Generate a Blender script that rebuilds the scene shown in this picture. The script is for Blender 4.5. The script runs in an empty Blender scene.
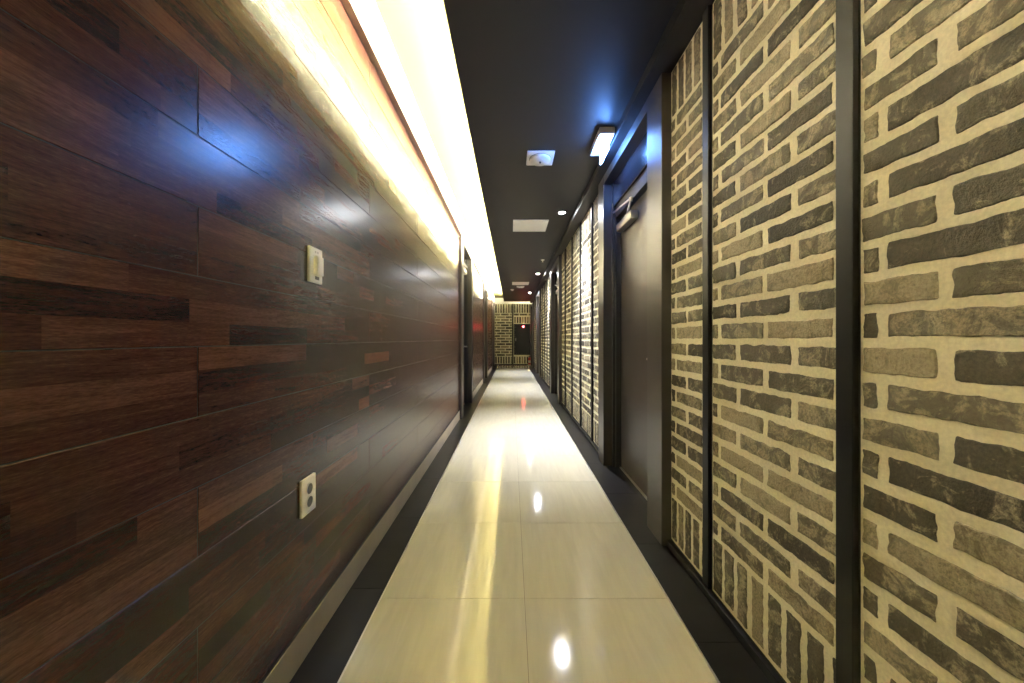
import bpy, bmesh, math, random
from mathutils import Vector, noise, Matrix

random.seed(7)
S = bpy.context.scene
COL = S.collection
H = 1.09                       # eye height
CEIL = H + 1.46                # dark ceiling
COVE = H + 1.74                # pale raised ceiling in the cove
YB, YE = -3.6, 14.7            # corridor from behind the eye to the end wall
XL, XR = -.703, .834           # wooden wall, brick wall

# ------------------------------------------------------------------ materials
def new_mat(name):
    m = bpy.data.materials.new(name); m.use_nodes = True
    nt = m.node_tree; b = nt.nodes['Principled BSDF']
    return m, nt, b
def N(nt, t, **kw):
    n = nt.nodes.new(t)
    for k, v in kw.items():
        if k in n.inputs: n.inputs[k].default_value = v
        else: setattr(n, k, v)
    return n
def ramp(nt, stops, interp='LINEAR'):
    r = nt.nodes.new('ShaderNodeValToRGB'); e = r.color_ramp.elements; r.color_ramp.interpolation = interp
    e[0].position, e[0].color = stops[0][0], (*stops[0][1], 1)
    e[1].position, e[1].color = stops[-1][0], (*stops[-1][1], 1)
    for p, c in stops[1:-1]:
        x = e.new(p); x.color = (*c, 1)
    return r
def simple(name, col, rough=.5, metal=0, spec=.5, var=.12, scale=18, bump=0, coat=0):
    m, nt, b = new_mat(name); L = nt.links
    tc = N(nt, 'ShaderNodeTexCoord')
    nz = N(nt, 'ShaderNodeTexNoise', Scale=scale, Detail=5.0)
    L.new(tc.outputs['Object'], nz.inputs['Vector'])
    lo = tuple(max(0, c * (1 - var)) for c in col); hi = tuple(min(1, c * (1 + var)) for c in col)
    r = ramp(nt, [(.3, lo), (.7, hi)])
    L.new(nz.outputs['Fac'], r.inputs['Fac']); L.new(r.outputs['Color'], b.inputs['Base Color'])
    b.inputs['Roughness'].default_value = rough; b.inputs['Metallic'].default_value = metal
    b.inputs['Specular IOR Level'].default_value = spec; b.inputs['Coat Weight'].default_value = coat
    if bump:
        bp = N(nt, 'ShaderNodeBump', Strength=bump, Distance=.002)
        L.new(nz.outputs['Fac'], bp.inputs['Height']); L.new(bp.outputs['Normal'], b.inputs['Normal'])
    return m
def emit(name, col, strength):
    m, nt, b = new_mat(name)
    b.inputs['Base Color'].default_value = (.8, .8, .8, 1)
    b.inputs['Emission Color'].default_value = (*col, 1); b.inputs['Emission Strength'].default_value = strength
    return m

def wood_mat():
    m, nt, b = new_mat('walnut_boards'); L = nt.links
    tc = N(nt, 'ShaderNodeTexCoord')
    at = N(nt, 'ShaderNodeAttribute', attribute_name='tone'); sd = N(nt, 'ShaderNodeAttribute', attribute_name='seed')
    off = N(nt, 'ShaderNodeVectorMath', operation='ADD'); cmb = N(nt, 'ShaderNodeCombineXYZ')
    mul = N(nt, 'ShaderNodeMath', operation='MULTIPLY'); mul.inputs[1].default_value = 37.0
    L.new(sd.outputs['Fac'], mul.inputs[0]); L.new(mul.outputs[0], cmb.inputs['X']); L.new(mul.outputs[0], cmb.inputs['Y'])
    L.new(tc.outputs['Object'], off.inputs[0]); L.new(cmb.outputs[0], off.inputs[1])
    mp = N(nt, 'ShaderNodeMapping'); mp.inputs['Scale'].default_value = (1, 2.2, 34)
    L.new(off.outputs[0], mp.inputs['Vector'])
    n1 = N(nt, 'ShaderNodeTexNoise', Scale=2.6, Detail=8.0, Roughness=.68, Distortion=.5)
    L.new(mp.outputs[0], n1.inputs['Vector'])
    mp2 = N(nt, 'ShaderNodeMapping'); mp2.inputs['Scale'].default_value = (1, 22, 170)
    L.new(off.outputs[0], mp2.inputs['Vector'])
    n2 = N(nt, 'ShaderNodeTexNoise', Scale=3.0, Detail=4.0, Roughness=.7)
    L.new(mp2.outputs[0], n2.inputs['Vector'])
    # mix tone, figure and pores
    a1 = N(nt, 'ShaderNodeMath', operation='MULTIPLY_ADD'); a1.inputs[1].default_value = 1.0; 
    L.new(n1.outputs['Fac'], a1.inputs[0]); L.new(at.outputs['Fac'], a1.inputs[2])
    a2 = N(nt, 'ShaderNodeMath', operation='MULTIPLY_ADD'); a2.inputs[1].default_value = .9
    L.new(n2.outputs['Fac'], a2.inputs[0]); L.new(a1.outputs[0], a2.inputs[2])
    mr = N(nt, 'ShaderNodeMapRange'); mr.inputs['From Min'].default_value = .92; mr.inputs['From Max'].default_value = 1.80
    L.new(a2.outputs[0], mr.inputs['Value'])
    r = ramp(nt, [(0, WOOD[0]), (.35, WOOD[1]), (.65, WOOD[2]), (1, WOOD[3])])
    L.new(mr.outputs[0], r.inputs['Fac']); L.new(r.outputs['Color'], b.inputs['Base Color'])
    rr = N(nt, 'ShaderNodeMapRange'); rr.inputs['To Min'].default_value = .23; rr.inputs['To Max'].default_value = .27
    L.new(n1.outputs['Fac'], rr.inputs['Value']); L.new(rr.outputs[0], b.inputs['Roughness'])
    b.inputs['Specular IOR Level'].default_value = .48
    bp = N(nt, 'ShaderNodeBump', Strength=.05, Distance=.0004)
    L.new(n2.outputs['Fac'], bp.inputs['Height']); L.new(bp.outputs['Normal'], b.inputs['Normal'])
    return m
WOOD = [(.014, .0046, .0048), (.037, .0128, .0108), (.070, .0265, .0195), (.135, .061, .041)]

def brick_mat():
    m, nt, b = new_mat('aged_grey_brick'); L = nt.links
    tc = N(nt, 'ShaderNodeTexCoord')
    at = N(nt, 'ShaderNodeAttribute', attribute_name='tone'); sd = N(nt, 'ShaderNodeAttribute', attribute_name='seed')
    cmb = N(nt, 'ShaderNodeCombineXYZ'); mul = N(nt, 'ShaderNodeMath', operation='MULTIPLY'); mul.inputs[1].default_value = 61.0
    L.new(sd.outputs['Fac'], mul.inputs[0]); L.new(mul.outputs[0], cmb.inputs['X']); L.new(mul.outputs[0], cmb.inputs['Z'])
    off = N(nt, 'ShaderNodeVectorMath', operation='ADD'); L.new(tc.outputs['Object'], off.inputs[0]); L.new(cmb.outputs[0], off.inputs[1])
    n1 = N(nt, 'ShaderNodeTexNoise', Scale=17.0, Detail=10.0, Roughness=.68, Distortion=1.2); L.new(off.outputs[0], n1.inputs['Vector'])
    n2 = N(nt, 'ShaderNodeTexNoise', Scale=150.0, Detail=5.0, Roughness=.7); L.new(off.outputs[0], n2.inputs['Vector'])
    # clay tone of each brick
    cl = ramp(nt, [(0, (.055, .050, .039)), (.35, (.125, .112, .080)), (.7, (.215, .185, .122)), (1, (.34, .275, .17))])
    t2 = N(nt, 'ShaderNodeMath', operation='MULTIPLY_ADD'); t2.inputs[1].default_value = .8
    L.new(n2.outputs['Fac'], t2.inputs[0])
    ts = N(nt, 'ShaderNodeMath', operation='SUBTRACT'); ts.inputs[1].default_value = .40
    L.new(at.outputs['Fac'], ts.inputs[0]); L.new(ts.outputs[0], t2.inputs[2]); L.new(t2.outputs[0], cl.inputs['Fac'])
    # pale lime residue patches
    th = N(nt, 'ShaderNodeMath', operation='MULTIPLY_ADD'); th.inputs[1].default_value = .30
    L.new(at.outputs['Fac'], th.inputs[0]); L.new(n1.outputs['Fac'], th.inputs[2])
    pr = N(nt, 'ShaderNodeMapRange'); pr.inputs['From Min'].default_value = .565; pr.inputs['From Max'].default_value = .655
    L.new(th.outputs[0], pr.inputs['Value'])
    pm = N(nt, 'ShaderNodeMath', operation='MULTIPLY'); L.new(pr.outputs[0], pm.inputs[0])
    p2 = N(nt, 'ShaderNodeMapRange'); p2.inputs['From Min'].default_value = .3; p2.inputs['From Max'].default_value = .62; p2.inputs['To Max'].default_value = .8
    L.new(n2.outputs['Fac'], p2.inputs['Value']); L.new(p2.outputs[0], pm.inputs[1])
    mx = N(nt, 'ShaderNodeMix', data_type='RGBA'); mx.inputs['B'].default_value = (.46, .40, .27, 1)
    L.new(pm.outputs[0], mx.inputs['Factor']); L.new(cl.outputs['Color'], mx.inputs['A'])
    L.new(mx.outputs['Result'], b.inputs['Base Color'])
    b.inputs['Roughness'].default_value = .8; b.inputs['Specular IOR Level'].default_value = .25
    hs = N(nt, 'ShaderNodeMath', operation='MULTIPLY_ADD'); hs.inputs[1].default_value = 2.5
    L.new(n1.outputs['Fac'], hs.inputs[0]); L.new(n2.outputs['Fac'], hs.inputs[2])
    bp = N(nt, 'ShaderNodeBump', Strength=1.0, Distance=.004)
    L.new(hs.outputs[0], bp.inputs['Height']); L.new(bp.outputs['Normal'], b.inputs['Normal'])
    return m

def tile_mat():
    m, nt, b = new_mat('polished_cream_tile'); L = nt.links
    tc = N(nt, 'ShaderNodeTexCoord'); sd = N(nt, 'ShaderNodeAttribute', attribute_name='seed')
    cmb = N(nt, 'ShaderNodeCombineXYZ'); mul = N(nt, 'ShaderNodeMath', operation='MULTIPLY'); mul.inputs[1].default_value = 23.0
    L.new(sd.outputs['Fac'], mul.inputs[0]); L.new(mul.outputs[0], cmb.inputs['X'])
    off = N(nt, 'ShaderNodeVectorMath', operation='ADD'); L.new(tc.outputs['Object'], off.inputs[0]); L.new(cmb.outputs[0], off.inputs[1])
    mp = N(nt, 'ShaderNodeMapping'); mp.inputs['Scale'].default_value = (9, 1.0, 1); L.new(off.outputs[0], mp.inputs['Vector'])
    n1 = N(nt, 'ShaderNodeTexNoise', Scale=3.0, Detail=6.0, Roughness=.6, Distortion=.4); L.new(mp.outputs[0], n1.inputs['Vector'])
    r = ramp(nt, [(.25, TILE[0]), (.75, TILE[1])]); L.new(n1.outputs['Fac'], r.inputs['Fac'])
    L.new(r.outputs['Color'], b.inputs['Base Color'])
    b.inputs['Roughness'].default_value = .085; b.inputs['Specular IOR Level'].default_value = .6
    return m
TILE = [(.58, .55, .43), (.67, .64, .51)]

M = {}
M['wood'] = wood_mat()
M['brick'] = brick_mat()
M['mortar'] = simple('lime_mortar', (.78, .74, .57), .9, var=.10, scale=120, bump=.35, spec=.2)
M['tile'] = tile_mat()
M['grout'] = simple('tile_grout', (.22, .19, .14), .9)
M['stone'] = simple('dark_border_stone', (.009, .009, .0095), .3, var=.3, scale=9)
M['steel'] = simple('brushed_edge_steel', (.75, .73, .68), .3, metal=1, var=.05)
M['skirt'] = simple('pale_oak_skirting', (.46, .40, .29), .45, var=.12, scale=6)
M['ceiling'] = simple('charcoal_ceiling_paint', (.0062, .0058, .0074), .5, spec=.4, var=.06, scale=4)
M['cove'] = simple('white_cove_paint', (.86, .84, .78), .8, var=.01)
M['cream'] = simple('darkened_cream_ceiling', (.085, .074, .0165), .8, var=.01)  # cream darkened well below its paint tone, so the strip's bright bands stand out
M['lip'] = simple('brown_cove_trim', (.38, .30, .25), .5, var=.08)
M['steel_black'] = simple('black_painted_steel', (.0055, .0055, .005), .45, spec=.3, var=.1)
M['bronze'] = simple('dark_bronze_frame', (.040, .034, .031), .38, var=.06)
M['leaf'] = simple('dark_brown_door', (.036, .029, .027), .42, var=.08, scale=7)
M['transom'] = simple('dark_transom_paint', (.018, .016, .018), .15, var=.05)
M['rebate'] = simple('black_door_rebate', (.014, .014, .015), .5)
M['white'] = simple('white_plastic', (.88, .87, .85), .4, var=.02)
M['ivory'] = simple('ivory_plastic', (.88, .87, .82), .35, var=.02)
M['grey'] = simple('grey_plastic', (.10, .10, .09), .45)
M['silver'] = simple('satin_silver', (.55, .53, .50), .35, metal=1, var=.05)
M['housing'] = simple('pale_lamp_housing', (.88, .84, .74), .4, var=.06, scale=40)
M['red'] = simple('extinguisher_red', (.42, .03, .02), .35)
M['paper'] = simple('pale_label', (.7, .66, .5), .6)
M['back'] = simple('plain_lobby_wall', (.5, .46, .38), .8)
M['led'] = emit('warm_led', (1, .905, .62), 250)
M['spot'] = emit('downlight_lens', (.93, .95, 1), 190)
M['blue'] = emit('exit_panel_blue', (.13, .34, 1.0), 25)
M['redled'] = emit('red_pilot_lamp', (1, .03, .04), 13)

# ------------------------------------------------------------------ mesh helpers
class MB:
    def __init__(s): s.v = []; s.f = []; s.m = []; s.tone = []; s.seed = []
    def face(s, idx, mi=0, tone=.5, seed=0): s.f.append(idx); s.m.append(mi); s.tone.append(tone); s.seed.append(seed)
    def box(s, a, b, mi=0, bev=0, tone=.5, seed=0):
        lo = [min(a[i], b[i]) for i in range(3)]; hi = [max(a[i], b[i]) for i in range(3)]
        if bev:
            bm = bmesh.new(); bmesh.ops.create_cube(bm, size=1)
            for v in bm.verts:
                v.co = Vector([(lo[i] + hi[i]) / 2 + v.co[i] * (hi[i] - lo[i]) for i in range(3)])
            bmesh.ops.bevel(bm, geom=bm.edges[:], offset=bev, segments=2, affect='EDGES', profile=.5)
            s.bm(bm, mi, tone, seed); return s
        n = len(s.v)
        s.v += [(x, y, z) for x in (lo[0], hi[0]) for y in (lo[1], hi[1]) for z in (lo[2], hi[2])]
        for q in ((0, 1, 3, 2), (4, 6, 7, 5), (0, 4, 5, 1), (2, 3, 7, 6), (0, 2, 6, 4), (1, 5, 7, 3)):
            s.face([n + i for i in q], mi, tone, seed)
        return s
    def bm(s, bm, mi=0, tone=.5, seed=0):
        n = len(s.v); bm.verts.index_update()
        s.v += [tuple(v.co) for v in bm.verts]
        for f in bm.faces: s.face([n + v.index for v in f.verts], mi, tone, seed)
        bm.free()
    def lathe(s, prof, c, axis='z', seg=32, mi=0):
        # prof: list of (radius, height along axis)
        n = len(s.v)
        for r, h in prof:
            for k in range(seg):
                a = 2 * math.pi * k / seg; p, q = r * math.cos(a), r * math.sin(a)
                d = {'z': (p, q, h), 'x': (h, p, q), 'y': (p, h, q)}[axis]
                s.v.append((c[0] + d[0], c[1] + d[1], c[2] + d[2]))
        for i in range(len(prof) - 1):
            for k in range(seg):
                k2 = (k + 1) % seg
                s.face([n + i * seg + k, n + i * seg + k2, n + (i + 1) * seg + k2, n + (i + 1) * seg + k], mi)
        s.face([n + k for k in range(seg)][::-1], mi)
        s.face([n + (len(prof) - 1) * seg + k for k in range(seg)], mi)
        return s
    def tube(s, pts, r, seg=10, mi=0):
        pts = [Vector(p) for p in pts]; n = len(s.v); up = Vector((.13, .21, .97))
        for i, p in enumerate(pts):
            d = (pts[min(i + 1, len(pts) - 1)] - pts[max(i - 1, 0)]).normalized()
            a = d.cross(up).normalized(); b_ = d.cross(a)
            for k in range(seg):
                t = 2 * math.pi * k / seg; q = p + a * r * math.cos(t) + b_ * r * math.sin(t); s.v.append(tuple(q))
        for i in range(len(pts) - 1):
            for k in range(seg):
                k2 = (k + 1) % seg
                s.face([n + i * seg + k, n + i * seg + k2, n + (i + 1) * seg + k2, n + (i + 1) * seg + k], mi)
        s.face([n + k for k in range(seg)], mi); s.face([n + (len(pts) - 1) * seg + k for k in range(seg)][::-1], mi)
        return s
    def build(s, name, mats, parent=None, smooth=False, origin=None, attrs=False):
        me = bpy.data.meshes.new(name)
        o3 = Vector(origin) if origin is not None else Vector((0, 0, 0))
        if parent is not None and origin is None: o3 = Vector(parent.location)
        me.from_pydata([tuple(Vector(p) - o3) for p in s.v], [], s.f)
        for m in (mats if isinstance(mats, (list, tuple)) else [mats]): me.materials.append(m)
        me.polygons.foreach_set('material_index', s.m)
        if attrs:
            for nm, d in (('tone', s.tone), ('seed', s.seed)):
                a = me.attributes.new(nm, 'FLOAT', 'FACE'); a.data.foreach_set('value', d)
        b = bmesh.new(); b.from_mesh(me); bmesh.ops.recalc_face_normals(b, faces=b.faces); b.to_mesh(me); b.free()
        if smooth:
            me.shade_smooth()
            try: me.set_sharp_from_angle(angle=math.radians(40))
            except Exception: pass
        me.update()
        o = bpy.data.objects.new(name, me); COL.objects.link(o)
        if parent is not None: o.parent = parent
        else: o.location = o3
        return o
def struct(o): o['kind'] = 'structure'; return o
def tag(o, label, cat, group=None):
    o['label'] = label; o['category'] = cat
    if group: o['group'] = group
    return o
def empty(name, loc):
    o = bpy.data.objects.new(name, None); o.location = loc; o.empty_display_size = .1; COL.objects.link(o); return o
def copy_tree(o, loc, label):
    c = o.copy(); COL.objects.link(c); c.location = loc; c['label'] = label
    for ch in o.children:
        d = ch.copy(); COL.objects.link(d); d.parent = c
        for g in ch.children:
            e = g.copy(); COL.objects.link(e); e.parent = d
    return c

# ------------------------------------------------------------------ floor
TX0, TXM, TX1 = -.547, .055, .656
mb = MB(); k0 = int((YB - 1.462) / .6) - 1
mb.box((XL - .3, YB, -.06), (XR + .3, YE + .3, -.0015), 1)
k = k0
while 1.462 + .6 * k < YE:
    y0, y1 = max(YB, 1.462 + .6 * k), min(YE, 2.062 + .6 * k)
    if y1 > y0 + .01:
        for a, b_ in ((TX0, TXM), (TXM, TX1)):
            mb.box((a + .0008, y0 + .0008, -.001), (b_ - .0008, y1 - .0008, 0), 0, seed=random.random())
    k += 1
struct(mb.build('floor', [M['tile'], M['grout']], attrs=True))
def border(name, xa, xb, y_off):
    mb = MB(); y = y_off - .6 * 10
    while y < YE:
        a, b_ = max(y, YB), min(y + .6, YE)
        if b_ > a + .01: mb.box((xa, a + .0009, -.0012), (xb, b_ - .0009, .0006))
        y += .6
    return struct(mb.build(name, M['stone']))
border('trim_1', XL - .19, TX0 - .004, 1.52); border('trim_2', TX1 + .004, XR + .14, 1.25)
for i, x in enumerate((TX0 - .002, TX1 + .002)):
    struct(MB().box((x - .003, YB, -.0012), (x + .003, YE, .002)).build('trim_%d' % (3 + i), M['steel']))

# ------------------------------------------------------------------ doors positions: near casing start, opening start, opening end, far casing end
RD = [(1.83, 2.03, 2.99, 3.17), (5.80, 5.98, 6.95, 7.13), (9.84, 10.02, 11.02, 11.2), (12.9, 13.1, 14.2, 14.62)]
LD = [(4.72, 4.93, 5.93, 6.08), (8.60, 8.78, 9.75, 9.92), (12.5, 12.68, 13.7, 13.85)]
WL = H + 1.395                 # underside of the cove trim = top of the wood
BT = H + 1.40                  # top of the brick = underside of the cornice

# ------------------------------------------------------------------ wooden wall
def spans(doors, y0, y1):
    out = []; y = y0
    for d in doors:
        out.append((y, d[0])); y = d[3]
    out.append((y, y1)); return [s for s in out if s[1] - s[0] > .02]
rw = random.Random(3)
mb = MB(); nrow = 16; P = .1575; zs0 = H - .962 - 0.0
def stave_board(mb, y0, y1, z0, z1):
    g = .0010; c = .0009; x = XL
    y0 += g; y1 -= g; z0 += g; z1 -= g
    # chamfer ring and body
    def quad(p, tone, seed):
        n = len(mb.v); mb.v.extend(p); mb.face([n, n + 1, n + 2, n + 3], 0, tone, seed)
    Y = (y0, y0 + c, y1 - c, y1); Z = (z0, z0 + c, z1 - c, z1)
    sd = rw.random()
    quad([(x - c, Y[0], Z[0]), (x - c, Y[3], Z[0]), (x, Y[2], Z[1]), (x, Y[1], Z[1])], .5, sd)
    quad([(x - c, Y[0], Z[3]), (x, Y[1], Z[2]), (x, Y[2], Z[2]), (x - c, Y[3], Z[3])], .5, sd)
    quad([(x - c, Y[0], Z[0]), (x, Y[1], Z[1]), (x, Y[1], Z[2]), (x - c, Y[0], Z[3])], .5, sd)
    quad([(x - c, Y[3], Z[0]), (x - c, Y[3], Z[3]), (x, Y[2], Z[2]), (x, Y[2], Z[1])], .5, sd)
    h = (Z[2] - Z[1]) / 3
    for s in range(3):
        za, zb = Z[1] + h * s, Z[1] + h * (s + 1); y = Y[1]
        while y < Y[2] - 1e-6:
            ye = min(Y[2], y + rw.uniform(.14, .52))
            if Y[2] - ye < .06: ye = Y[2]
            quad([(x, y, za), (x, ye, za), (x, ye, zb), (x, y, zb)], min(1, max(0, rw.gauss(.46, .15))), rw.random()); y = ye
    # thin sides down to the backing
for (sa, sb) in spans(LD, YB, YE):
    mb.box((XL - .012, sa, .10), (XL - .0016, sb, WL), 1)
    for r in range(15):
        z0 = zs0 + P * r; z1 = z0 + P
        ph = .78 if r % 2 == 1 else 1.72
        if r in (0,): z0 = .128
        y = ph - 1.82 * 4
        while y < sb:
            a, b_ = max(y, sa), min(y + 1.82, sb)
            if b_ - a > .01: stave_board(mb, a, b_, z0, min(z1, WL))
            y += 1.82
struct(mb.build('wall_left', [M['wood'], M['rebate']], attrs=True))
mb = MB()
for (sa, sb) in spans(LD, YB, YE):
    mb.box((XL - .15, sa, 0), (XL - .012, sb, CEIL - .03))
struct(mb.build('wall_left_backing', M['rebate']))
mb = MB()
for (sa, sb) in spans(LD, YB, YE):
    mb.box((XL - .012, sa, .0008), (XL + .0, sb, .116), bev=.002)
struct(mb.build('baseboard_left', M['skirt']))

# ------------------------------------------------------------------ cove
mb = MB()
mb.box((XL - .15, YB, H + 1.43), (XL, YE, COVE + .04)); mb.box((XL, YB, COVE), (XR + .2, YE, COVE + .04), 1)
struct(mb.build('ceiling_cove', [M['cove'], M['cream']]))
struct(MB().box((XL - .012, YB, WL), (XL + .035, YE, H + 1.43), bev=.002).build('trim_5', M['lip']))
YS = 13.55
struct(MB().box((-.295, YB, CEIL), (XR + .2, YS, CEIL + .04)).build('ceiling', M['ceiling']))
o = MB().box((-.288, YB + .05, CEIL + .0405), (-.268, YS - .05, CEIL + .054), bev=.003).build('led_strip', M['led'], origin=(-.278, 5, CEIL + .0405))
tag(o, 'warm white light strip hidden on the edge of the dark ceiling, lighting the cream cove', 'light strip')

# ------------------------------------------------------------------ brick
rb = random.Random(11)
def brick(mb, P0, U, V, Nn, u0, u1, v0, v1, res, tone=None, depth=.0066):
    """one worn brick on the plane P0 + u U + v V, standing out along Nn"""
    if u1 - u0 < .008 or v1 - v0 < .008: return
    if tone is None:
        tone = rb.choice((.06, .12, .17, .2, .25, .3, .34, .4, .5, .62))
    seed = rb.random()
    nu = max(4, int((u1 - u0) / res)); nv = max(4, int((v1 - v0) / res)); n = len(mb.v)
    e = .0045
    def pos(a, b_, cnt):
        if cnt <= 4: return [a, a + e, (a + b_) / 2, b_ - e, b_]
        return [a, a + e] + [a + e + (b_ - a - 2 * e) * i / (cnt - 2) for i in range(1, cnt - 2)] + [b_ - e, b_]
    us, vs = pos(u0, u1, nu), pos(v0, v1, nv)
    s0 = seed * 50
    tilt = rb.uniform(-.0015, .0015)
    cr = rb.uniform(.004, .012)
    for i, u in enumerate(us):
        for j, v in enumerate(vs):
            # edge wander and rounded corners
            du = noise.noise(Vector((u * 30 + s0, v * 45, s0))) * .0042
            dv = noise.noise(Vector((u * 26, v * 30 + s0, s0 + 9))) * .0042 + noise.noise(Vector((u * 90, v * 60 + s0, s0 + 5))) * .0016
            eu = min(u - u0, u1 - u); ev = min(v - v0, v1 - v)
            uu, vv = u + du, v + dv
            if eu < cr and ev < cr:
                cx, cy = cr - eu, cr - ev; d = math.hypot(cx, cy)
                if d > cr:
                    k = cr / d
                    uu += (1 if u - u0 < u1 - u else -1) * cx * (1 - k); vv += (1 if v - v0 < v1 - v else -1) * cy * (1 - k)
            edge = (i in (0, len(us) - 1)) or (j in (0, len(vs) - 1))
            h = -.001 if edge else depth * (.72 + .28 * min(1, min(eu, ev) / .009)) + tilt * (u - u0) / (u1 - u0)
            if not edge: h += noise.noise(Vector((u * 40, v * 40, s0 + 3))) * .0016 + noise.noise(Vector((u * 130, v * 130, s0 + 4))) * .0008
            mb.v.append(tuple(P0 + U * uu + V * vv + Nn * h))
    w = len(vs)
    for i in range(len(us) - 1):
        for j in range(w - 1):
            mb.face([n + i * w + j, n + (i + 1) * w + j, n + (i + 1) * w + j + 1, n + i * w + j + 1], 0, tone, seed)
DEP = .010
def zrow(k): return H + .030 + (.0769 if k > 0 else .0807) * k      # course centres; even courses start with the short stub
def panel(mb, P0, U, V, Nn, w, res, top=BT, bot=.04, mortar=True, sc=1):
    """bricks of one panel; u runs from its far edge; P0 at floor level"""
    P0 = P0 - Nn * DEP
    if mortar:
        n = len(mb.v); nu, nv = max(2, int(w / max(res, .012))), max(2, int((top - bot) / max(res, .012)))
        for i in range(nu + 1):
            for j in range(nv + 1):
                u, v = w * i / nu, bot + (top - bot) * j / nv
                q = P0 + U * u + V * v
                h = noise.noise(q * 55) * .0016 + noise.noise(q * 160) * .0006 + .003
                if i in (0, nu) or j in (0, nv): h = .003
                mb.v.append(tuple(q + Nn * h))
        for i in range(nu):
            for j in range(nv):
                a = n + i * (nv + 1) + j; mb.face([a, a + nv + 1, a + nv + 2, a + 1], 1)
    A = [(0.004, .042), (.060, .296), (.314, .549), (.567, .80), (.82, 1.05)]
    B = [(0.004, .155), (.176, .409), (.434, .667), (.69, .92)]
    if sc != 1:
        A = [(a * sc, b_ * sc) for a, b_ in A]; B = [(a * sc, b_ * sc) for a, b_ in B]
    zr = zrow if sc == 1 else (lambda k: .04 + .375 + .0785 * sc * (k + 10))
    nk = 15 if sc == 1 else int((top - .36 - zr(-10)) / (.0785 * sc)) - 9
    for k in range(-10, nk):
        zc = zr(k)
        for (a, b_) in (A if k % 2 == 0 else B):
            a += rb.uniform(-.003, .003); b_ = min(b_ + rb.uniform(-.003, .003), w - .004)
            hh = .0303 * sc + rb.uniform(-.002, .002); dz = rb.uniform(-.0015, .0015)
            brick(mb, P0, U, V, Nn, a, b_, zc - hh + dz, zc + hh + dz, res)
    for (za, zb) in ((bot + .012, zr(-10) - .045 * sc), (zr(nk - 1) + .046 * sc, top - .004)):
        u = .008
        while u < w - .02:
            uw = .056 * sc + rb.uniform(-.004, .004)
            brick(mb, P0, U, V, Nn, u, min(u + uw, w - .004), za + rb.uniform(-.003, .003), zb + rb.uniform(-.004, .002), res)
            u += uw + .019 * sc + rb.uniform(-.003, .003)
V3 = Vector
bays = [(-.9, RD[0][0]), (RD[0][3], RD[1][0]), (RD[1][3], RD[2][0]), (RD[2][3], RD[3][0])]
div = [-.375 - .618, -.375, .243, .863, 1.481, 3.60, 4.20, 4.80, 5.40, 7.55, 8.15, 8.75, 9.35, 11.7, 12.3]
mb = MB(); strip_no = 6
mb_back = MB()
for (a, b_) in bays:
    cuts = [a] + [d for d in div if a + .05 < d < b_ - .05] + [b_]
    for i in range(len(cuts) - 1):
        p, q = cuts[i], cuts[i + 1]
        if i > 0: p += .025
        if i < len(cuts) - 2: q -= .025
        res = .006 if .2 < p < 1.6 else (.012 if p < 5 else .02)
        panel(mb, V3((XR, q, 0)), V3((0, -1, 0)), V3((0, 0, 1)), V3((-1, 0, 0)), q - p, res)
    mb_back.box((XR + .02, a, 0), (XR + .13, b_, CEIL))
mb_back.box((XR + .02, YB, 0), (XR + .13, -.9, CEIL))
struct(mb.build('wall_right', [M['brick'], M['mortar']], attrs=True, smooth=True))
struct(mb_back.build('wall_right_backing', M['rebate']))
for d in div:
    if d < -.9: continue
    struct(MB().box((XR - .010, d - .0225, .04), (XR + .006, d + .0225, BT), bev=.002).build('trim_%d' % strip_no, M['steel_black'])); strip_no += 1
mb = MB()
for (a, b_) in bays:
    mb.box((XR - .016, a, .0008), (XR + .004, b_, .036), bev=.002)
mb.box((XR - .016, YB, .0008), (XR + .004, -.9, .036))
struct(mb.build('baseboard_right', M['steel_black']))
struct(MB().box((.722, YB, BT), (XR + .02, YS, CEIL - .001), bev=.002).build('trim_%d' % strip_no, M['ceiling'])); strip_no += 1

# ------------------------------------------------------------------ end wall
mb = MB(); xm0, xm1 = .02, .085
ET = H + 1.48
panel(mb, V3((XL, YE, 0)), V3((1, 0, 0)), V3((0, 0, 1)), V3((0, -1, 0)), xm0 - XL, .02, top=ET, sc=1.45)
CX0, CX1, CZ0, CZ1 = .10, .80, H - .67, H + .64
m2 = MB()
panel(m2, V3((xm1, YE, 0)), V3((1, 0, 0)), V3((0, 0, 1)), V3((0, -1, 0)), XR - xm1, .02, top=ET, sc=1.45)
# soldier course over the cabinet and no bricks behind it
n0 = len(mb.v)
keep = []
for f, mi, t, s in zip(m2.f, m2.m, m2.tone, m2.seed):
    c = sum((Vector(m2.v[i]) for i in f), Vector()) / len(f)
    if mi == 0 and c.x > CX0 - .02 and CZ0 - .03 < c.z < CZ1 + .33: continue
    keep.append((f, mi, t, s))
mb.v += m2.v
for f, mi, t, s in keep: mb.face([n0 + i for i in f], mi, t, s)
u = CX0 + .01
while u < XR - .06:
    brick(mb, V3((0, YE, 0)) + V3((0, DEP, 0)), V3((1, 0, 0)), V3((0, 0, 1)), V3((0, -1, 0)), u, u + .08, CZ1 + .03, CZ1 + .30, .02); u += .108
struct(mb.build('wall_far', [M['brick'], M['mortar']], attrs=True, smooth=True))
struct(MB().box((XL - .15, YE + .02, 0), (XR + .2, YE + .12, COVE)).build('wall_far_backing', M['cove']))
struct(MB().box((xm0, YE - .02, 0), (xm1, YE + .012, ET), bev=.003).build('trim_%d' % strip_no, M['steel_black'])); strip_no += 1
struct(MB().box((XL, YE - .03, .0008), (XR, YE + .006, .04), bev=.003).build('baseboard_far', M['steel_black']))
struct(MB().box((XL - .15, YB - .1, 0), (XR + .2, YB, COVE)).build('wall_near', M['back']))

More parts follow.
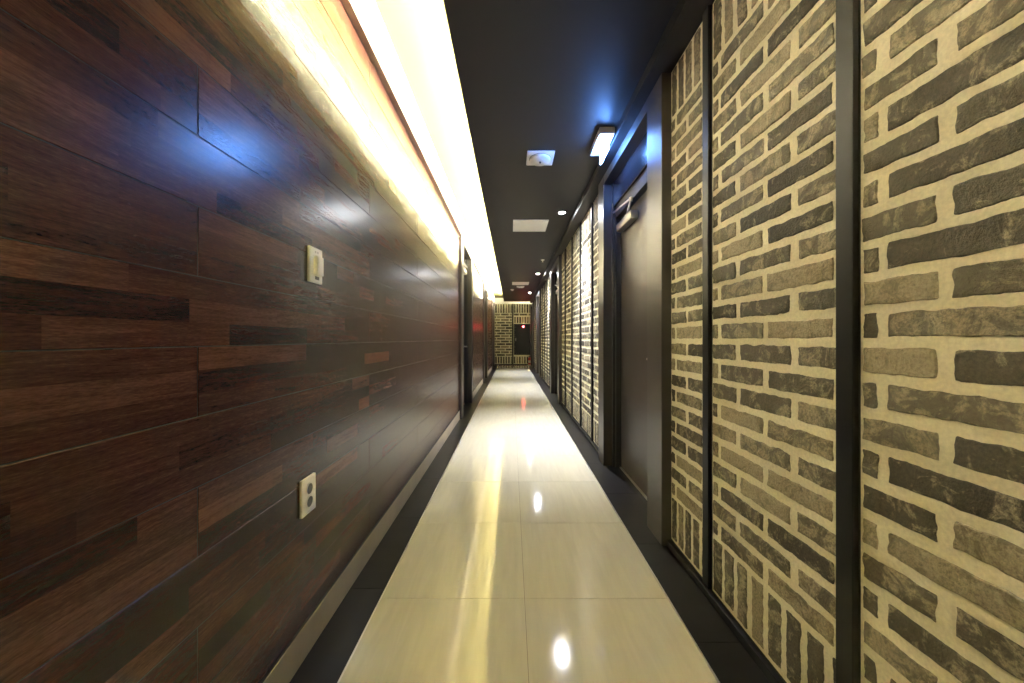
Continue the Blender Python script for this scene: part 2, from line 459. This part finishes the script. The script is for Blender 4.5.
# ------------------------------------------------------------------ doors
def door(no, d, side):
    y0, y1, y2, y3 = d
    if side > 0: wx, cx, lx, fx, top, hd, lt = XR, .79, .862, .925, BT, H + 1.33, H + 1.02
    else: wx, cx, lx, fx, top, hd, lt = -XL, .676, .745, .80, WL, H + 1.35, H + 1.16
    X = lambda v: v * side
    root = struct(empty('door_%d' % no, (X(cx), (y1 + y2) / 2, 0)))
    f = MB()
    f.box((X(cx), y0, .0008), (X(fx + .05), y1, top), bev=.003)
    f.box((X(cx), y2, .0008), (X(fx + .05), y3, top), bev=.003)
    f.box((X(cx + .002), y1, hd), (X(fx + .05), y2, top))
    f.build('door_frame', M['bronze'], root)
    f = MB()
    f.box((X(lx), y1, .0008), (X(fx + .05), y1 + .03, hd)); f.box((X(lx), y2 - .03, .0008), (X(fx + .05), y2, hd))
    f.box((X(lx + .022), y1 + .03, .0008), (X(fx + .05), y1 + .05, lt + .10)); f.box((X(lx + .022), y2 - .05, .0008), (X(fx + .05), y2 - .03, lt + .10))
    f.box((X(lx + .022), y1 + .05, lt + .005), (X(fx + .05), y2 - .05, lt + .10))
    f.build('rebate', M['rebate'], root)
    MB().box((X(lx + .004), y1 + .03, lt + .10), (X(fx + .05), y2 - .03, hd), bev=.002).build('transom_panel', M['transom'], root)
    MB().box((X(fx), y1 + .052, .012), (X(fx + .042), y2 - .052, lt), bev=.002).build('door_leaf', M['leaf'], root)
    MB().box((X(fx - .012), y1 + .05, .0008), (X(fx + .042), y2 - .05, .010), bev=.001).build('threshold', M['steel'], root)
    # lever: right doors on the near edge, left doors on the far edge
    hy, dr = (y1 + .10, 1) if side > 0 else (y2 - .14, -1)
    h = MB(); hz = H - .124
    h.lathe([(.026, 0), (.026, -.006 * side), (.022, -.010 * side)], (X(fx), hy, hz), 'x', 24)
    h.tube([(X(fx - .006), hy, hz), (X(fx - .05), hy, hz), (X(fx - .057), hy + dr * .01, hz), (X(fx - .057), hy + dr * (.085 if side > 0 else .125), hz - .004)], .0095, 12)
    h.lathe([(.018, 0), (.018, -.007 * side)], (X(fx), hy, hz - .075), 'x', 20)
    h.build('door_handle', M['silver'], root, smooth=True)
    c = MB()
    if side > 0: cz, dp, ya, yb, ey, ex = H + .915, .058, y2 - .45, y2 - .10, y2 - .57, .83
    else: cz, dp, ya, yb, ey, ex = H + 1.06, .085, y1 + .36, y1 + .66, y1 + .22, .715
    py = y2 - .29 if side > 0 else (ya + yb) / 2
    c.box((X(fx), ya, cz - .032), (X(fx - dp), yb, cz + .032), bev=.010)
    c.lathe([(.015, 0), (.015, .016)], (X(fx - .03), py, cz + .030), 'z', 16)
    c.build('door_closer', M['silver'], root, smooth=True)
    c = MB()
    c.tube([(X(fx - .03), py, cz + .046), (X(ex), ey, cz + .052)], .008, 10)
    c.tube([(X(ex), ey, cz + .064), (X(lx + .002), y2 - .045, lt + .05)], .007, 10)
    c.lathe([(.012, 0), (.012, .028)], (X(ex), ey, cz + .042), 'z', 14)
    c.build('closer_arm', M['silver'], root, smooth=True)
    return root
n = 1
for d in RD: door(n, d, 1); n += 1
for d in LD: door(n, d, -1); n += 1

# ------------------------------------------------------------------ lamps
def downlight(loc, label, name='downlight'):
    r = tag(empty(name, loc), label, 'ceiling light', 'spotlights along the brick wall')
    x, y, z = loc
    MB().lathe([(.046, 0), (.046, -.004), (.040, -.006), (.034, -.002), (.034, 0)], loc, 'z', 32).build('trim_ring', M['silver'], r, smooth=True)
    MB().lathe([(.0335, -.0005), (.030, -.0035), (.0, -.005)][:2], loc, 'z', 32).build('lens', M['spot'], r)
    l = bpy.data.lights.new('spot_beam', 'SPOT'); l.energy = SPOT_W; l.spot_size = math.radians(80); l.spot_blend = 1; l.color = (.86, .88, 1)
    l.shadow_soft_size = .03
    lo = bpy.data.objects.new('spot_beam', l); COL.objects.link(lo); lo.parent = r; lo.location = (0, 0, -.03)
    return r
SPOT_W = 85
sp = downlight((.583, 4.02, CEIL), 'bright ceiling spotlight beside the large square vent, nearest of the three in view')
copy_tree(sp, (.588, 7.76, CEIL), 'second bright spotlight along the dark ceiling, past the small sprinkler head')
copy_tree(sp, (.58, 10.95, CEIL), 'smallest and farthest of the bright ceiling spotlights, close to the end wall')

# blue-white exit lamp
r = tag(empty('exit_light', (.66, 2.54, CEIL)), 'glowing blue white exit lamp hanging from the ceiling by the brown door', 'exit light')
MB().box((.605, 2.39, CEIL - .048), (.712, 2.69, CEIL), bev=.006).build('housing', M['housing'], r)
MB().box((.664, 2.41, CEIL - .148), (.676, 2.62, CEIL - .048), bev=.003).build('light_panel', M['blue'], r)

# ------------------------------------------------------------------ ceiling fittings
def speaker(loc, label):
    r = tag(empty('ceiling_diffuser', loc), label, 'ceiling diffuser', 'square ceiling diffusers with a round disc'); x, y, z = loc
    MB().box((x - .108, y - .108, z - .012), (x + .108, y + .108, z), bev=.005).build('plate', M['white'], r)
    MB().lathe([(.088, -.010), (.088, -.013), (.084, -.013)], loc, 'z', 40).build('gap_ring', M['grey'], r)
    MB().lathe([(.084, -.012), (.083, -.026), (.076, -.032), (.02, -.036)], loc, 'z', 40).build('disc', M['white'], r, smooth=True)
    MB().lathe([(.008, -.035), (.008, -.044), (.005, -.046)], loc, 'z', 16).build('knob', M['grey'], r, smooth=True)
    return r
a = speaker((.23, 2.80, CEIL), 'white square plate with a round disc on the ceiling, nearest the blue lamp')
copy_tree(a, (.25, 9.68, CEIL), 'small white disc diffuser just past the farther square vent')
def vent(loc, label):
    r = tag(empty('ceiling_vent', loc), label, 'ceiling vent', 'square white ceiling vents'); x, y, z = loc; w = .218
    f = MB()
    for a_, b_ in (((x - w, y - w), (x + w, y - w + .028)), ((x - w, y + w - .028), (x + w, y + w)), ((x - w, y - w + .028), (x - w + .028, y + w - .028)), ((x + w - .028, y - w + .028), (x + w, y + w - .028))):
        f.box((*a_, z - .014), (*b_, z), bev=.003)
    f.build('frame', M['white'], r)
    f = MB(); 
    for k in range(20):
        yy = y - w + .038 + k * .0198
        f.box((x - w + .026, yy - .0075, z - .010), (x + w - .026, yy + .0075, z - .007))
    f.build('grille', M['white'], r)
    MB().box((x - w + .02, y - w + .02, z - .004), (x + w - .02, y + w - .02, z - .0005)).build('duct', M['grey'], r)
    return r
a = vent((.238, 4.47, CEIL), 'large white square grille vent next to the nearest bright spotlight')
copy_tree(a, (.235, 9.12, CEIL), 'white square vent far down the ceiling in front of the small disc diffuser')
r = tag(empty('smoke_detector', (.02, 10.25, CEIL)), 'tiny white round smoke detector on the far dark ceiling', 'smoke detector')
MB().lathe([(.052, 0), (.052, -.016), (.044, -.022)], (.02, 10.25, CEIL), 'z', 28).build('base', M['white'], r, smooth=True)
MB().lathe([(.036, -.020), (.034, -.036), (.022, -.044)], (.02, 10.25, CEIL), 'z', 28).build('sensor_cap', M['white'], r, smooth=True)
c = (.575, 6.42, CEIL); r = tag(empty('sprinkler', c), 'tiny pale sprinkler head on the ceiling between the two nearest spotlights', 'sprinkler')
MB().lathe([(.034, 0), (.032, -.006), (.014, -.010)], c, 'z', 24).build('rosette', M['white'], r, smooth=True)
MB().lathe([(.008, -.009), (.008, -.03), (.004, -.032), (.004, -.036), (.018, -.037), (.018, -.039)], c, 'z', 16).build('head', M['silver'], r, smooth=True)

# ------------------------------------------------------------------ switch and socket on the wooden wall
c = (XL, 1.234, H + .260)
r = tag(empty('light_switch', c), 'white wall plate with a raised upright switch on the dark wooden wall', 'switch')
MB().box((XL, 1.196, H + .198), (XL + .010, 1.276, H + .323), bev=.003).build('plate', M['ivory'], r)
MB().box((XL + .009, 1.222, H + .226), (XL + .023, 1.262, H + .293), bev=.003).build('rocker', M['ivory'], r)
for ya in (1.226, 1.240): MB().box((XL + .0095, ya, H + .303), (XL + .0112, ya + .008, H + .311)).build('screw_cover', M['silver'], r)
MB().box((XL + .0095, 1.228, H + .2105), (XL + .0115, 1.252, H + .222)).build('keyhole_cover', M['grey'], r)
c = (XL, 1.192, H - .535)
r = tag(empty('power_outlet', c), 'white double wall socket low on the dark wooden wall', 'socket')
MB().box((XL, 1.152, H - .597), (XL + .010, 1.234, H - .472), bev=.003).build('plate', M['ivory'], r)
for dz in (.022, -.022):
    cc = (XL + .010, 1.193, H - .535 + dz)
    MB().lathe([(.0205, .0), (.0205, .0035), (.0185, .0035), (.0175, .0012)], cc, 'x', 32).build('socket_rim', M['ivory'], r, smooth=True)
    MB().lathe([(.0175, .0), (.0175, .0016)], cc, 'x', 28).build('socket_well', M['grey'], r)

# ------------------------------------------------------------------ hydrant cabinet and extinguisher at the end
c = ((CX0 + CX1) / 2, YE, CZ0)
r = tag(empty('hydrant_cabinet', c), 'dark hydrant cabinet set in the brick end wall', 'cabinet')
f = MB(); yy = YE - .03
for a_, b_ in (((CX0, CZ0), (CX1, CZ0 + .035)), ((CX0, CZ1 - .035), (CX1, CZ1)), ((CX0, CZ0 + .035), (CX0 + .035, CZ1 - .035)), ((CX1 - .035, CZ0 + .035), (CX1, CZ1 - .035))):
    f.box((a_[0], yy, a_[1]), (b_[0], YE + .012, b_[1]), bev=.002)
f.build('frame', M['steel_black'], r)
MB().box((CX0 + .037, yy + .006, CZ0 + .037), (CX1 - .037, YE + .01, CZ1 - .037), bev=.002).build('door', M['steel_black'], r)
MB().box((CX0 + .07, yy - .012, H - .08), (CX0 + .09, yy + .008, H + .04), bev=.003).build('handle', M['silver'], r)
c = (.50, YE - .0245, H + .52)
r = tag(empty('alarm_lamp', (.50, YE - .0245, H + .52)), 'glowing red alarm lamp on the dark cabinet of the end wall', 'lamp')
MB().lathe([(.05, 0), (.05, -.012), (.042, -.016)], c, 'y', 28).build('base', M['steel_black'], r, smooth=True)
MB().lathe([(.036, -.014), (.035, -.03), (.026, -.044), (.01, -.05)], c, 'y', 28).build('lens', M['redled'], r, smooth=True)
c = (.765, 14.50, 0)
r = tag(empty('fire_extinguisher', c), 'small red fire extinguisher on the floor below the dark cabinet', 'fire extinguisher')
MB().lathe([(.066, .0008), (.070, .012), (.070, .25), (.064, .285), (.045, .315), (.022, .33), (.022, .35)], c, 'z', 32).build('cylinder', M['red'], r, smooth=True)
MB().lathe([(.0708, .10), (.0708, .20)], c, 'z', 32).build('label_band', M['paper'], r, smooth=True)
MB().lathe([(.078, .0008), (.078, .03), (.0715, .03)], c, 'z', 32).build('foot_ring', M['paper'], r, smooth=True)
f = MB(); f.lathe([(.02, .35), (.02, .385), (.012, .39)], c, 'z', 16)
f.box((c[0] - .012, c[1] - .10, .385), (c[0] + .012, c[1] + .02, .395), bev=.002); f.box((c[0] - .012, c[1] - .10, .415), (c[0] + .012, c[1] + .02, .424), bev=.002)
f.build('valve', M['steel_black'], r, smooth=True)
MB().tube([(c[0] - .015, c[1], .368), (c[0] - .07, c[1] - .02, .36), (c[0] - .095, c[1] - .03, .30), (c[0] - .09, c[1] - .03, .12)], .010, 10).build('hose', M['steel_black'], r, smooth=True)

# ------------------------------------------------------------------ camera, world, view
cam = bpy.data.cameras.new('camera'); co = bpy.data.objects.new('camera', cam); COL.objects.link(co)
cam.sensor_width = 36; cam.lens = 36 * 348 / 1024; cam.clip_start = .02
cam.shift_x = .5 / 1024; cam.shift_y = -2.5 / 1024
co.location = (0, 0, H); co.rotation_euler = (math.pi / 2, 0, 0)
S.camera = co
w = bpy.data.worlds.new('world'); S.world = w; w.use_nodes = True
w.node_tree.nodes['Background'].inputs['Color'].default_value = (.02, .02, .022, 1)
w.node_tree.nodes['Background'].inputs['Strength'].default_value = .3
vs = S.view_settings; vs.view_transform = 'Standard'; vs.look = 'None'; vs.exposure = 2.8; vs.gamma = 1; vs.use_curve_mapping = False
S.cycles.max_bounces = 10; S.cycles.diffuse_bounces = 6; S.cycles.sample_clamp_indirect = 8
